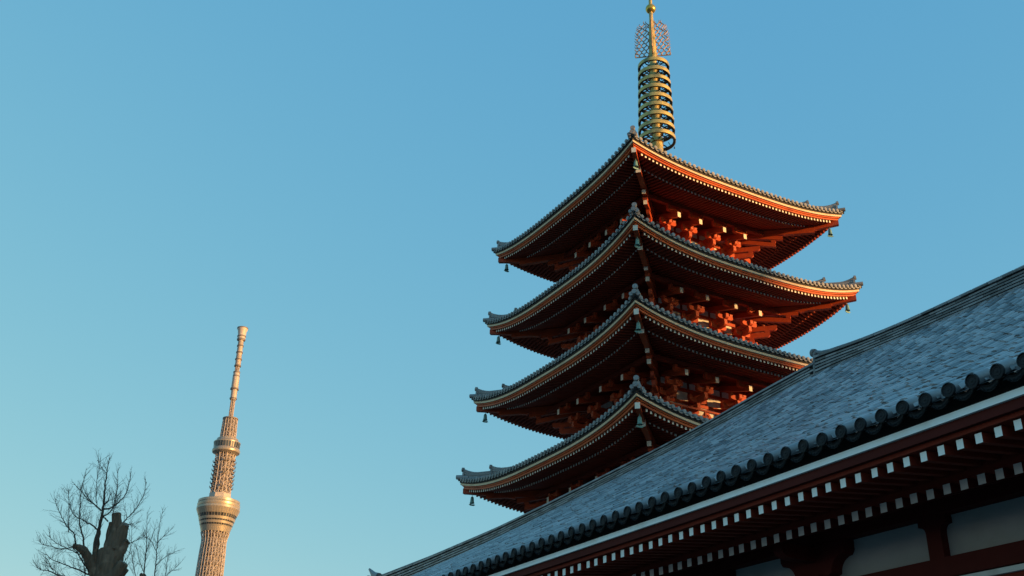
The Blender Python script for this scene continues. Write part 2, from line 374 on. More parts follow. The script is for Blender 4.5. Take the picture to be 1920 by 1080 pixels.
        for (dr, dx, dzz, rr) in ((0.13, 0, 0.10, 0.12), (0.06, 0.16, 0.02, 0.1), (0.06, -0.16, 0.02, 0.1)):
            p = P(rc + 0.12 + dr, zt_ + dzz); q = P(rc - 0.5, zt_ + dzz - 0.03)
            b.tube([(p[0] - dx * sa, p[1] + dx * ca, p[2]), (q[0] - dx * sa, q[1] + dx * ca, q[2])], rr, 10)
        b.build('corner_tile', TILE, roof)
    # ---------- storey: wall core, pillars, panels, beams, railing, brackets
    zb = -2.75
    b = MB(); b.box(-w0 + 0.06, w0 - 0.06, -w0 + 0.06, w0 - 0.06, zm + zb, zm + 1.1)
    st = b.build('storey', REDD, pag)
    if not detailed: tag(st, 'lowest storey, hidden behind the hall')
    nq = 2
    for qi in range(nq):
        Q = QUAD[qi]
        b = MB()
        for z0, z1, o in ((-2.72, -2.5, .06), (-1.98, -1.76, .05), (-1.30, -1.12, .05), (-0.62, -0.44, .05), (-0.08, 0.12, .05)):
            b.box(-w0 - o, w0 + o, -w0 - o, -w0 + 0.04, zm + z0, zm + z1, 0, Q)
        b.build('wall_beam', RED, st)
        b = MB(); o = tip - 0.40
        zz = w0 + o
        b.box(-zz, zz, -zz - 0.1, -zz + 0.1, zm - 0.16, zm + 0.04, 0, Q); b.build('purlin', REDD, st)
        xs = (-w0 + 0.1, -pin, pin, w0 - 0.1)
        for i in range(3):
            for z0, z1 in ((-1.76, -1.30), (-1.12, -0.62), (-0.44, -0.08)):
                b = MB(); b.box(xs[i] + 0.08, xs[i + 1] - 0.08, -w0 + 0.02, -w0 + 0.055, zm + z0 - 0.01, zm + z1 + 0.01, 0, Q)
                # carved strut in the middle of the bay, shaped like frog's legs
                b.build('plaster_panel', PLA, st)
            xm = (xs[i] + xs[i + 1]) / 2; b = MB()
            b.prism([(-0.30, 0), (-0.12, 0), (-0.06, 0.14), (0.06, 0.14), (0.12, 0), (0.30, 0), (0.17, 0.16), (0.08, 0.3), (-0.08, 0.3), (-0.17, 0.16)], w0 - 0.02, w0 + 0.07, lambda x, y, d: (x + xm, -d, zm - 1.76 + y), 0, Q)
            b.box(xm - 0.07, xm + 0.07, -w0 - 0.05, -w0, zm - 1.12, zm - 0.80, 0, Q); block(b, xm, w0 + 0.02, zm - 0.80, 0.2, 0.18, Q)
            b.build('strut', RED, st)
        for x in xs:
            b = MB(); b.tube([(x, -w0, zm - 2.72), (x, -w0, zm - 2.06)], 0.15, 12, 0, Q); b.build('pillar', RED, st)
        # balcony railing
        b = MB(); wr = w0 + 0.80
        for z, h_, ex in ((-2.60, 0.10, 0.0), (-2.12, 0.07, 0.16), (-1.78, 0.10, 0.34)):
            b.beam(Q @ Vector((-wr - ex, -wr, zm + z)), Q @ Vector((wr + ex, -wr, zm + z)), 0.08, h_, 0, 1)
            b.beam(Q @ Vector((0, -wr + .01, zm + z)), Q @ Vector((-wr - ex - .004, -wr + .01, zm + z)), 0.07, h_ * .9, 0, 1)
        m = 5
        for i in range(m + 1):
            x = -wr + 2 * wr * i / m
            b.box(x - 0.045, x + 0.045, -wr - 0.045, -wr + 0.045, zm - 2.72, zm - 1.83 + (0.2 if i in (0, m) else 0), 0, Q)
        b.box(-wr, wr, -wr, -w0, zm - 2.76, zm - 2.66, 0, Q)
        b.build('railing', [RED, WHT], st)
    # bracket sets
    bmA = MB(); bracket_geo(bmA, tip, drop, half=min(0.52, pin * 0.6)); tl = MB(); tail_geo(tl, tip, drop)
    A = bmA.build('bracket_set', RED, st, (0, 0, 0)); T = tl.build('tail_rafter', [RED, WHT], st)
    first = True
    for qi, ang in ((0, 0.0), (1, R(-90))):
        for x in (-pin, pin):
            p = QUAD[qi] @ Vector((x, -w0, zm))
            if first: A.location = p; A.rotation_euler = (0, 0, ang); T.location = p; T.rotation_euler = (0, 0, ang); first = False
            else: dup(A, st, p, ang); dup(T, st, p, ang)
    for cn, sgn in (('near', ((0, -1), (1, 1))), ('left', ((1, -1), (3, 1))), ('right', ((0, 1), (2, -1)))):
        a = CORN[cn]; b = MB(); s = 1
        p = Vector((w0 * (1 if math.cos(a) > 0 else -1), w0 * (1 if math.sin(a) > 0 else -1), zm))
        for f in (a - math.pi / 4, a + math.pi / 4):
            M = Matrix.Translation(p) @ Matrix.Rotation(f + math.pi / 2, 4, 'Z'); bracket_geo(b, tip, drop, M, 0.5)
            perp = Matrix.Translation(p) @ Matrix.Rotation(f + math.pi / 2, 4, 'Z')
        # diagonal arms
        M = Matrix.Translation(p) @ Matrix.Rotation(a + math.pi / 2, 4, 'Z')
        perp_arm(b, -0.2, 1.05, -1.755, M=M, th=0.18); block(b, 0, 0.9, -1.53, 0.24, 0.15, M)
        perp_arm(b, -0.2, 1.9, -1.385, M=M, th=0.18); block(b, 0, 1.75, -1.16, 0.24, 0.15, M)
        perp_arm(b, -0.2, 2.3, -1.015, M=M, th=0.18)
        b.build('bracket_set', RED, st)
        for f in (a - math.pi / 4, a + math.pi / 4):
            dup(T, st, p, f + math.pi / 2)
        b = MB(); M = Matrix.Translation(p) @ Matrix.Rotation(a + math.pi / 2, 4, 'Z')
        b.beam((0, 0, -0.05), (0, -(tip * 1.414 + 0.02), -drop + 0.06), 0.20, 0.25, 0, 1, M, plumb=True); b.build('tail_rafter', [RED, WHT], st)
        b = MB(); b.beam((0, 0, 0.22), (0, -(tip * 1.414 + 0.44), -drop + 0.46), 0.20, 0.24, 0, 1, M, plumb=True)
        block(b, 0, tip * 1.414 - 0.1, -drop + 0.22, 0.26, 0.16, M); b.build('tail_rafter', [RED, WHT], st)
    return zm, rise, rc

tipz = []
for ti in range(5): tipz.append(tier(ti, ti < 4))

# rafters: the hundred nearest the camera one by one, the rest as one mass
camloc = Vector((0, 0, EYE)); Mp = Matrix.Translation(PC) @ Matrix.Rotation(ROT, 4, 'Z')
vis = [r for r in rafters if r[5] < 2 and r[4] < 3]
vis.sort(key=lambda r: ((Mp @ r[1]) - camloc).length)
solo = vis[:100]; solo_id = set(id(r) for r in solo)
for (p0, p1, wd, ht, ti, qi) in solo:
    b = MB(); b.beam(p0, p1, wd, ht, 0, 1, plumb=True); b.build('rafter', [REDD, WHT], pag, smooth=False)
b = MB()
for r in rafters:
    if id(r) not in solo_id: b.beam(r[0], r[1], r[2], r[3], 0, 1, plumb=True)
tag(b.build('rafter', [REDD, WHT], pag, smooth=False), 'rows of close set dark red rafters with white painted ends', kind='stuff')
# lower body, hidden behind the hall
b = MB(); b.box(-4.6, 4.6, -4.6, 4.6, 0, 9.4)
for i in range(-3, 4):
    b.tube([(i * 1.5, -4.66, 0.4), (i * 1.5, -4.66, 9.2)], 0.18, 10)
b.build('base_storey', REDD, pag)

# ---------- spire
SZ = EYE
b = MB()
b.box(-0.62, 0.62, -0.62, 0.62, 36.6, 37.25); b.box(-0.72, 0.72, -0.72, 0.72, 37.25, 37.38)
b.lathe([(0.6, 37.38), (0.58, 37.6), (0.45, 37.85), (0.36, 37.95)], 24)
b.lathe([(0.36, 37.95), (0.36, 38.7), (0.26, 38.75), (0.24, 42), (0.23, 45.2), (0.26, 45.5), (0.19, 47.4), (0.13, 48.6), (0.115, 50), (0.1, 51.6), (0.0, 52.2)], 16)
spire = b.build('spire', GOLD, pag)
for i in range(9):
    zc = SZ + 37.35 + i * (42.95 - 37.35) / 8; r = 1.15 - 0.15 * i / 8
    b = MB()
    b.lathe([(r - 0.04, zc - 0.125), (r, zc - 0.125), (r + 0.01, zc), (r, zc + 0.125), (r - 0.04, zc + 0.125)], 48, 0)
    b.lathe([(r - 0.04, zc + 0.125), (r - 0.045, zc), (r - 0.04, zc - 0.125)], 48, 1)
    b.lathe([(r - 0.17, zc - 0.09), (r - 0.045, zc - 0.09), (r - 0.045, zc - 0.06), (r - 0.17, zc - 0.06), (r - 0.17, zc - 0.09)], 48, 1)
    b.lathe([(0.27, zc - 0.17), (0.40, zc - 0.17), (0.40, zc + 0.1), (0.27, zc + 0.1)], 20, 0)
    for k in range(8):
        a = k * math.pi / 4 + 0.39
        pts = []
        for j in range(7):
            t = j / 6; rr = 0.36 + (r - 0.40) * t; aa = a + 0.22 * math.sin(t * math.pi) * (1 if k % 2 else -1)
            pts.append((rr * math.cos(aa), rr * math.sin(aa), zc - 0.06))
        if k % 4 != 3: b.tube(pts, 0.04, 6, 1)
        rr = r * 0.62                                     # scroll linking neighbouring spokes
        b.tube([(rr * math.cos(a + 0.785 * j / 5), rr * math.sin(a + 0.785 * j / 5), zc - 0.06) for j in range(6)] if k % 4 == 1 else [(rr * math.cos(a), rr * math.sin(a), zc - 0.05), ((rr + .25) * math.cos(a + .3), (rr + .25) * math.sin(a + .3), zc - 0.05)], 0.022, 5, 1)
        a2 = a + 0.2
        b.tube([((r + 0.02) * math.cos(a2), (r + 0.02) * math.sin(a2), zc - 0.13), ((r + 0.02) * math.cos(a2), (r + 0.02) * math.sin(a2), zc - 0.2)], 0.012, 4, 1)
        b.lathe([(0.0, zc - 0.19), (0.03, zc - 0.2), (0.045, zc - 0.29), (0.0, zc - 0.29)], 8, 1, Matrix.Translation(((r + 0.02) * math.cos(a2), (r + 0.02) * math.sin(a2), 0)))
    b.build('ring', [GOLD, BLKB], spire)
zb0 = SZ + 43.85
def outline(z):                                          # fin half width at height z above its base
    return interp(z, [0, 0.6, 1.3, 1.9, 2.3, 2.6, 2.85], [1.14, 1.15, 1.14, 1.10, 1.0, 0.84, 0.5])
for k in range(4):
    b = MB(); M = Matrix.Rotation(k * math.pi / 2 + math.pi / 4 + R(6), 4, 'Z')
    b.box(0.12, 1.13, -0.02, 0.02, zb0, zb0 + 0.06, 0, M)
    for j in range(7):
        x0 = 0.17 + j * 0.155; ph = math.pi * (j % 2) + random.uniform(-.3, .3); wl = random.uniform(0.48, 0.60); pts = []
        for i in range(46):
            z = 2.75 * i / 45; x = x0 * (1 - 0.12 * (z / 2.75) ** 2) + 0.095 * math.sin(z * 2 * math.pi / wl + ph)
            if x > outline(z) - 0.02: 
                if len(pts) > 3: break
                x = outline(z) - 0.02
            pts.append((x, 0.02 * math.sin(3 * z + j), zb0 + 0.04 + z))
        zz = pts[-1]; pts.append((zz[0] + 0.02, 0, zz[2] + 0.08)); pts.append((zz[0] - 0.01, 0, zz[2] + 0.17))
        b.tube(pts, [0.034] * (len(pts) - 2) + [0.024, 0.008], 5, 0, M)
    for i in range(11):                                  # licking tips along the outer edge
        z = 0.12 + i * 0.235; x = outline(z) - 0.09
        b.tube([(x - 0.12, 0, zb0 + z - 0.10), (x, 0, zb0 + z - 0.06), (x + 0.07, 0, zb0 + z + 0.03), (x + 0.075, 0, zb0 + z + 0.13)], [0.03, 0.03, 0.022, 0.008], 5, 0, M)
    b.build('flame_finial', BRNZ, spire)
b = MB(); b.lathe([(0.0, -0.34)] + [(0.34 * math.cos(R(a)), 0.34 * math.sin(R(a))) for a in range(-80, 81, 10)] + [(0.0, 0.34)], 28, 0, Matrix.Translation((0, 0, SZ + 47.79)))
b.build('ball', pm('polished_gilt', (0.60, 0.40, 0.09), 0.25, 0.75, nscale=2, namt=0.15), spire)
b = MB(); b.lathe([(0.0, 51.35), (0.28, 51.5), (0.36, 51.8), (0.3, 52.1), (0.0, 52.7)], 24); b.build('jewel', GOLD, spire)

# ---------- wind bells under the roof corners
def bell_mesh():
    b = MB()
    b.tube([(0, 0, 0.12), (0, 0, -0.02)], 0.014, 6)
    b.lathe([(0.0, 0.02), (0.06, 0.0), (0.085, -0.05), (0.095, -0.15), (0.105, -0.27), (0.135, -0.36), (0.125, -0.365), (0.09, -0.27), (0.0, -0.1)], 16)
    return b
def clap_mesh():
    b = MB(); b.tube([(0, 0, -0.1), (0, 0, -0.40)], 0.02, 6)
    b.prism([(-0.19, -0.44), (-0.11, -0.40), (-0.04, -0.42), (0.04, -0.42), (0.11, -0.40), (0.19, -0.44), (0.10, -0.50), (-0.10, -0.50)], -0.012, 0.012, lambda x, y, d: (x, d, y), 0, Matrix.Rotation(R(20), 4, 'Z'))
    return b
ordn = ['topmost', 'second highest', 'third highest', 'lowest visible']
spots = [(ti, cn) for ti in range(4) for cn in ('near', 'left', 'right') if not (cn == 'right' and ti > 1)]
proto = None
for ti, cn in spots:
    zm, rise, rc = tipz[ti]; a = CORN[cn]; r = rc - 0.72
    loc = Mp @ Vector((r * math.cos(a), r * math.sin(a), zm + rise - 0.79))
    if proto is None:
        bell = empty('wind_bell', loc); proto = bell
        body = bell_mesh().build('bell_body', GREEN, bell); clap = clap_mesh().build('clapper', GREEN, bell)
    else:
        bell = empty('wind_bell', loc)
        dup(body, bell); dup(clap, bell)
    bell.rotation_euler = (0, 0, random.uniform(-0.4, 0.4))
    place = {'near': 'near corner', 'left': 'left corner', 'right': 'right corner'}[cn]
    tag(bell, f'green bronze wind bell hanging from the {place} of the {ordn[ti]} pagoda roof', 'wind bell', 'wind bells under the pagoda roof corners')

# ================================================================== TILED HALL IN FRONT
hall = empty('temple_hall', (0, 0, 0), ROT)
tag(hall, 'long temple hall with a blue grey tiled roof, white eave line and dark red timbers', 'temple hall')
Y0, Y1 = -3.0, 57.4
def eup(y): return 0.00125 * max(0.0, 12 - y) ** 2
RB_Y = [-3.88, 13.97, 17.59, 21.06, 21.13, 25.96, 27.99, 33.36, 41.04, 49.39, 57.64]; RB_Z = [13.480, 13.427, 13.458, 13.502, 13.480, 13.113, 12.996, 12.714, 12.338, 12.160, 12.127]
RT_Y = [20.68, 23.05, 25.93, 28.58, 33.35, 37.38, 41.07, 47.61, 53.57, 57.64]; RT_Z = [13.998, 13.846, 13.591, 13.404, 13.199, 13.037, 12.925, 12.885, 12.950, 13.081]
RR_Y = [-4.40, 13.87, 15.77, 17.53, 19.36, 20.28, 21.12]; RR_Z = [14.193, 14.020, 13.995, 13.967, 14.022, 14.093, 14.216]
def cr(y, xs, ys):                                       # smoothed interpolation
    return sum(interp(y + d, xs, ys) for d in (-0.9, -0.45, 0, 0.45, 0.9)) / 5
XE, XR = 8.9, 22.0
def hz(x, y):
    t = (x - XE) / (XR - XE); ze = 5.505 + eup(y); d = cr(y, RB_Y, RB_Z) - 0.14 - ze
    a = min(0.98, 0.475 * (XR - XE) / d)
    return ze + d * (a * t + (1 - a) * t * t)
b = MB()
b.tint = 0.25
ys = [Y0 + (Y1 - Y0) * i / 120 for i in range(151)]; xs = [XE + (XR + 0.1 - XE) * i / 18 for i in range(19)]
b.ngrid([[(x, y, hz(x, y)) for y in ys] for x in xs])
b.ngrid([[(x, y, hz(XR, y) - (x - XR) * 0.62) for y in ys] for x in (XR + 0.1, XR + 1.5, XR + 3.0)])
# rolls of half round tiles running up the slope, each tile lapping the one below
sp = 0.30; nr = int((Y1 - Y0) / sp); seg = 0.335
ROLLS = [Y0 + 0.1 + i * sp for i in range(nr)]
q = 6
for y in ROLLS:
    x = XE + 0.075; j = 0; yj = random.uniform(-0.008, 0.008); first = random.uniform(0.35, 1.0)
    while x < XR - 0.02:
        x1 = min(x + seg * (first if j == 0 else random.uniform(0.93, 1.07)), XR + 0.04); b.tint = random.random()
        dy = yj + random.uniform(-0.007, 0.007); dz = random.uniform(-0.010, 0.010)
        r0 = 0.080; r1 = 0.074; za = hz(x, y) + 0.028 + dz; zb = hz(x1, y) + 0.022 + dz
        sl = (zb - za) / (x1 - x); nx, nz = -sl / math.hypot(1, sl), 1 / math.hypot(1, sl)
        vs = []
        for (xx, zz, rr) in ((x, za, r0), (x1 + 0.05, zb + 0.05 * sl, r1)):
            for k in range(q + 1):
                a = math.pi * k / q
                vs.append((xx + nx * rr * math.sin(a), y + dy - rr * math.cos(a), zz + nz * rr * math.sin(a)))
        b.add(vs, [(k, k + 1, q + 2 + k, q + 1 + k) for k in range(q)] + [tuple(range(q + 1))])
        # flat trough tile beside the roll
        b.tint = random.random()
        xr = x; x = max(x, XE + 0.14)
        zt0 = hz(x, y + sp / 2) + 0.030; zt1 = hz(x1, y + sp / 2) + 0.006
        b.add([(x, y + 0.06, zt0 + .02), (x, y + sp / 2, zt0), (x, y + sp - 0.06, zt0 + .02), (x1, y + 0.06, zt1 + .02), (x1, y + sp / 2, zt1), (x1, y + sp - 0.06, zt1 + .02), (x, y + 0.06, zt0 - .02), (x, y + sp / 2, zt0 - .04), (x, y + sp - 0.06, zt0 - .02)],
              [(0, 1, 4, 3), (1, 2, 5, 4), (6, 7, 1, 0), (7, 8, 2, 1)])
        x = x1; j += 1
hroof = b.build('roof', HTIL, hall)
tag(hroof, 'blue grey tiled roof slope')

# round end tiles and hanging trough tiles along the eave
def end_tile():
    b = MB()
    b.tube([(-0.02, 0, 0), (0.22, 0, 0.105)], 0.074, 18, 1, cap=False)
    M = Matrix.Translation((-0.035, 0, 0)) @ Matrix.Rotation(R(-90), 4, 'Y')
    b.lathe([(0.074, -0.03), (0.079, -0.02), (0.079, 0.004), (0.068, 0.006), (0.064, -0.004), (0.046, -0.004), (0.043, 0.001), (0.038, -0.003), (0.016, -0.003), (0.010, 0.003), (0.0, 0.004)], 24, 0, M)
    return b
def trough_tile():
    b = MB(); n = 8; vs = []
    for j in range(n + 1):
        a = -1 + 2 * j / n; sag = 0.07 * (1 - a * a); y = a * 0.118
        vs += [(0.0, y, 0.004 - sag), (0.0, y, -0.062 - sag * 0.95), (0.16, y, 0.05 - sag), (0.02, y, -0.062 - sag * 0.95), (0.012, y, -0.012 - sag), (0.012, y, -0.05 - sag * .95)]
    fs = []
    for j in range(n):
        p = 6 * j; q_ = p + 6
        fs += [(p, q_, q_ + 2, p + 2), (p + 1, p + 3, q_ + 3, q_ + 1), (p, p + 4, q_ + 4, q_), (p + 4, p + 5, q_ + 5, q_ + 4), (p + 5, p + 1, q_ + 1, q_ + 5)]
    b.add(vs, fs)
    b.tube([(0.0, -0.09 + 0.0225 * i, -0.045 - 0.066 * (1 - (-0.76 + 0.19 * i) ** 2) + 0.008 * (-1) ** i) for i in range(9)], 0.006, 4)
    return b
near = [y for y in ROLLS if 4.0 < y < 22.0]; far = [y for y in ROLLS if not 4.0 < y < 22.0]
E0 = T0 = None
for y in near:
    p = (XE, y, 5.556 + eup(y)); pt = (XE - 0.005, y + sp / 2, 5.532 + eup(y))
    if E0 is None:
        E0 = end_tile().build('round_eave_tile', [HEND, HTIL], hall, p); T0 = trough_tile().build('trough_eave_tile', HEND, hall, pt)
    else:
        c_ = dup(E0, hall, (p[0] + random.uniform(-.006, .006), y + random.uniform(-.006, .006), p[2] + random.uniform(-.005, .005))); c_.rotation_euler = (0, random.uniform(-.05, .05), random.uniform(-.06, .06)); dup(T0, hall, (pt[0], pt[1], pt[2] + random.uniform(-.006, .004)), random.uniform(-.03, .03))
b = MB()
for y in far:
    M = Matrix.Translation((XE, y, 5.556 + eup(y))); e = end_tile(); b.tint = 0.5
    b.add(e.v, e.f, e.m, M)
    e = trough_tile(); b.add(e.v, e.f, 0, Matrix.Translation((XE - 0.005, y + sp / 2, 5.532 + eup(y))))
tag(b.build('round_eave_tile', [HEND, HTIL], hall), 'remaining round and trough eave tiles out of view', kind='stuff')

def long_board(name, mat, x0, x1, z0, z1, lean=0.0):
    b = MB(); yy = [Y0 + (Y1 - Y0) * i / 80 for i in range(81)]
    b.ngrid([[(x, y, z + eup(y)) for y in yy] for x, z in ((x1, z0), (x0, z0), (x0 + lean, z1), (x1, z1), (x1, z0))])
    return b.build(name, mat, hall)
long_board('eave_shadow_board', DARK, 9.13, 9.35, 5.39, 5.56)  # near-black board stands in for the shadow under the eave tiles
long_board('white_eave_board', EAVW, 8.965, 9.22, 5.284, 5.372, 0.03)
long_board('eave_board', REDO, 9.0, 9.30, 5.178, 5.282)  # darker timber colour carries the shade below the white board
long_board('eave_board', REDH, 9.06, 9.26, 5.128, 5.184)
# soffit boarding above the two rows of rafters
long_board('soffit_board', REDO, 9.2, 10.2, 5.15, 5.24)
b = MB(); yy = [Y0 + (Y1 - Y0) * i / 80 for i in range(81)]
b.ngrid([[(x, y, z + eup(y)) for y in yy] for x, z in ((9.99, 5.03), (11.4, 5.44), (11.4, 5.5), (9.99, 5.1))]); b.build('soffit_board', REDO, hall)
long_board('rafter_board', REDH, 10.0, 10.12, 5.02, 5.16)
# rafters: upper flying row and lower row, white painted ends
rs = 0.2315
cnt = int((Y1 - Y0) / rs); allr = [Y0 + 0.12 + i * rs for i in range(cnt)]
soloU = [y for y in allr if 4.6 < y < 17.0]; soloL = [y for y in allr if 4.6 < y < 14.0]
def fly_mesh():
    b = MB(); b.beam((1.0, 0, 0.115), (0, 0, 0), 0.083, 0.103, 0, 1, plumb=True); return b
def low_mesh():
    b = MB(); b.beam((1.4, 0, 0.42), (0, 0, 0), 0.100, 0.114, 0, 1, plumb=True); return b
FU = FL = None
for y in soloU:
    p = (9.10, y, 5.060 + eup(y))
    if FU is None: FU = fly_mesh().build('flying_rafter', [REDH, EAVW], hall, p, smooth=False)
    else: dup(FU, hall, (p[0] + random.uniform(-.006, .006), p[1] + random.uniform(-.004, .004), p[2] + random.uniform(-.003, .003)), random.uniform(-.012, .012))
for y in soloL:
    p = (9.97, y, 4.955 + eup(y))
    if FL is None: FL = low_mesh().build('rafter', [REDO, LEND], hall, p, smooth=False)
    else: dup(FL, hall, (p[0] + random.uniform(-.008, .008), p[1] + random.uniform(-.005, .005), p[2] + random.uniform(-.004, .003)), random.uniform(-.012, .012))
for nm, lst, mk, x, z, fullset in (('flying_rafter', allr, fly_mesh, 9.10, 5.060, set(soloU)), ('rafter', allr, low_mesh, 9.97, 4.955, set(soloL))):
    b = MB(); e = mk()
    for y in lst:
        if y in fullset: continue
        o = len(b.v)
        b.v += [(vx + x, vy + y, vz + z + eup(y)) for vx, vy, vz in e.v]; b.f += [[k + o for k in f] for f in e.f]; b.m += e.m; b.t += [random.random()] * len(e.f)
    tag(b.build(nm, [REDH, WHTH], hall, smooth=False), 'remaining rafters further along the eave', kind='stuff')
# wall under the eave
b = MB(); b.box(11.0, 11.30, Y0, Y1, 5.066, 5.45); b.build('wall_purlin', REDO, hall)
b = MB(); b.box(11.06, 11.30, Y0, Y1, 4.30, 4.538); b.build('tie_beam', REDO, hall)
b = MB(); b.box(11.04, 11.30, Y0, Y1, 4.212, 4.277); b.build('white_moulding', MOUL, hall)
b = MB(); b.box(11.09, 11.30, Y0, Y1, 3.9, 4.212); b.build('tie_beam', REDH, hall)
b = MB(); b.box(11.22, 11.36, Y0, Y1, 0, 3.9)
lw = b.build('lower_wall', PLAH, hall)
BAY = 4.08; PY = [10.98 + BAY * k for k in range(-3, 12)]; SY = [8.94 + BAY * k for k in range(-2, 12)]
marks = sorted(PY + SY); marks = [Y0] + [m for m in marks if Y0 < m < Y1] + [Y1]
for i in range(len(marks) - 1):
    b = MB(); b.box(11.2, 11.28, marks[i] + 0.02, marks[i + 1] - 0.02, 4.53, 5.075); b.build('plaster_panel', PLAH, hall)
def strut_mesh():
    b = MB()
    poly = [(-0.112, 0), (-0.112, 0.33)]
    for i in range(1, 6):
        a = i / 5 * math.pi / 2; poly.append((-0.112 - 0.085 * (1 - math.cos(a)) , 0.33 + 0.10 * math.sin(a)))
    poly += [(-0.215, 0.43), (-0.215, 0.50), (-0.205, 0.535)]
    poly = poly + [(-x, y) for x, y in reversed(poly)]
    b.prism(poly, 0.0, 0.16, lambda x, y, d: (d, x, y)); return b
def brk_mesh():
    b = MB()
    poly = [(-0.62, 0.53), (-0.62, 0.40), (-0.58, 0.34)]
    for i in range(1, 7):
        a = i / 6 * math.pi / 2; poly.append((-0.58 + 0.26 * math.sin(a) * 0.9, 0.34 - 0.22 * (1 - math.cos(a))))
    poly += [(-0.30, 0.10), (-0.22, 0.0)]
    poly = poly + [(-x, y) for x, y in reversed(poly)]
    b.prism(poly, 0.0, 0.2, lambda x, y, d: (d, x, y))
    b.prism(arm_poly(-0.62, 0.1, 0.2, 0.2), -0.085, 0.085, lambda x, y, d: (x, d, y + 0.30))
    b.box(-0.12, 0.22, -0.2, 0.2, -0.12, 0.1)
    b.tube([(0.1, 0, -4.53), (0.1, 0, -0.1)], 0.19, 16)
    return b
S0 = B0 = None
for y in SY:
    if not Y0 < y < Y1: continue
    p = (11.08, y, 4.534)
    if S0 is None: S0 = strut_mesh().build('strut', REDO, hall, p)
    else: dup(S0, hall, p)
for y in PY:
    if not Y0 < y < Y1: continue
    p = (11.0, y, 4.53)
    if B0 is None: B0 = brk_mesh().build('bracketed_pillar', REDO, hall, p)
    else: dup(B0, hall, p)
b = MB(); b.box(11.4, 23.8, Y0 + 0.2, Y1 - 0.6, 0.0, 5.3); b.build('rear_wall', PLAH, hall)
b = MB()
for yv in (Y0 + 0.1, Y1 - 0.2):
    b.add([(11.4, yv, 5.2), (23.8, yv, 5.2), (23.8, yv, hz(XR, yv) - 1.3), (XR, yv, hz(XR, yv) - 0.2), (16, yv, hz(16, yv) - 0.2), (11.4, yv, hz(11.4, yv) - 0.2)], [(0, 1, 2, 3, 4, 5)])
b.build('gable_wall', PLAH, hall, smooth=False)

# ridges: courses of thin flat tiles under a round capping
def ridge(name, ya, yb, bot, topf, nl, lab):
    b = MB(); step = 0.42; n = int((yb - ya) / step)
    for i in range(n):
        y0 = ya + (yb - ya) * i / n; y1 = ya + (yb - ya) * (i + 1) / n
        for l in range(nl):
            off = 0.5 * (l % 2)
            a = y0 + off * step; c = min(a + (yb - ya) / n - 0.006, yb)
            if a >= yb - 0.02: continue
            zb0_, zt0_ = bot(a) - 0.05, topf(a) - 0.10; zb1, zt1 = bot(c) - 0.05, topf(c) - 0.10
            h0 = (zt0_ - zb0_) / nl; h1 = (zt1 - zb1) / nl
            pr = 0.0 if l < nl - 1 else -0.05
            fx = XR + 0.02 + pr + random.uniform(-0.006, 0.006) + 0.012 * l
            g_ = 0.58
            b.tint = random.random()
            vs = [(fx, a, zb0_ + h0 * l), (fx, c, zb1 + h1 * l), (fx, c, zb1 + h1 * (l + g_)), (fx, a, zt0_ - h0 * (nl - l - g_))]
            back = [(2 * XR + 0.5 - x, y, z) for x, y, z in vs]
            b.add(vs + back, [(0, 1, 2, 3), (7, 6, 5, 4), (3, 2, 6, 7), (1, 0, 4, 5), (0, 3, 7, 4), (2, 1, 5, 6)])
            b.tint = 0.0                                    # recessed bed joint
            vs = [(fx + 0.09, a, zb0_ + h0 * l - 0.01), (fx + 0.09, c + .006, zb1 + h1 * l - 0.01), (fx + 0.09, c + .006, zb1 + h1 * (l + 1.02)), (fx + 0.09, a, zt0_ - h0 * (nl - l - 1.02))]
            b.add(vs, [(0, 1, 2, 3)], 1)
        b.tint = random.random()
        z0 = topf(y0) - 0.085; z1 = topf(y1) - 0.085
        b.tube([(XR + 0.25, y0, z0), (XR + 0.25, y0 + (y1 - y0) * 0.90, z0 + (z1 - z0) * 0.9)], 0.085, 12)
        b.tube([(XR + 0.25, y0 + (y1 - y0) * 0.9, z0 + (z1 - z0) * 0.9), (XR + 0.25, y1, z1)], 0.077, 12)
    o = b.build(name, [NOSH, DARK], hall); tag(o, lab); return o
botf = lambda y: cr(y, RB_Y, RB_Z)
YJ = 0.9575 * XR; YL = 2.51 * XR
rr_ = ridge('ridge', Y0, YJ, botf, lambda y: cr(y, RR_Y, RR_Z), 6, 'taller near length of the layered tile ridge')
rl_ = ridge('ridge', YJ + 0.02, YL, botf, lambda y: cr(y, RT_Y, RT_Z), 5, 'lower far length of the layered tile ridge, sagging to the left')
def ridge_end(parent, y, zb, zt, horn):
    b = MB(); k = 0.24 if not horn else 0.32
    b.prism([(-k, -0.1), (k, -0.1), (k * .9, (zt - zb) * .5), (k * .7, zt - zb), (-k * .7, zt - zb), (-k * .9, (zt - zb) * .5)], 0.0, 0.07, lambda x, yy, d: (XR + 0.26 + x, y + d, zb + yy))
    if horn:
        b.tube([(XR + 0.25, y - 1.1, zt - 0.22), (XR + 0.25, y - 0.4, zt - 0.02), (XR + 0.25, y + 0.35, zt + 0.42)], [0.2, 0.17, 0.06], 14)
    else:
        b.tube([(XR + 0.25, y - 0.6, zt - 0.16), (XR + 0.25, y - 0.15, zt - 0.06), (XR + 0.25, y + 0.16, zt + 0.06)], [0.10, 0.085, 0.085], 14)
        b.tube([(XR + 0.25, y + 0.13, zt + 0.048), (XR + 0.25, y + 0.22, zt + 0.083)], 0.125, 18)
    b.build('ridge_end_tile', NOSH, parent)
ridge_end(rr_, YJ, botf(YJ) - 0.05, cr(YJ, RR_Y, RR_Z), False)
ridge_end(rl_, YL, botf(YL) - 0.05, cr(YL, RT_Y, RT_Z) + 0.12, True)

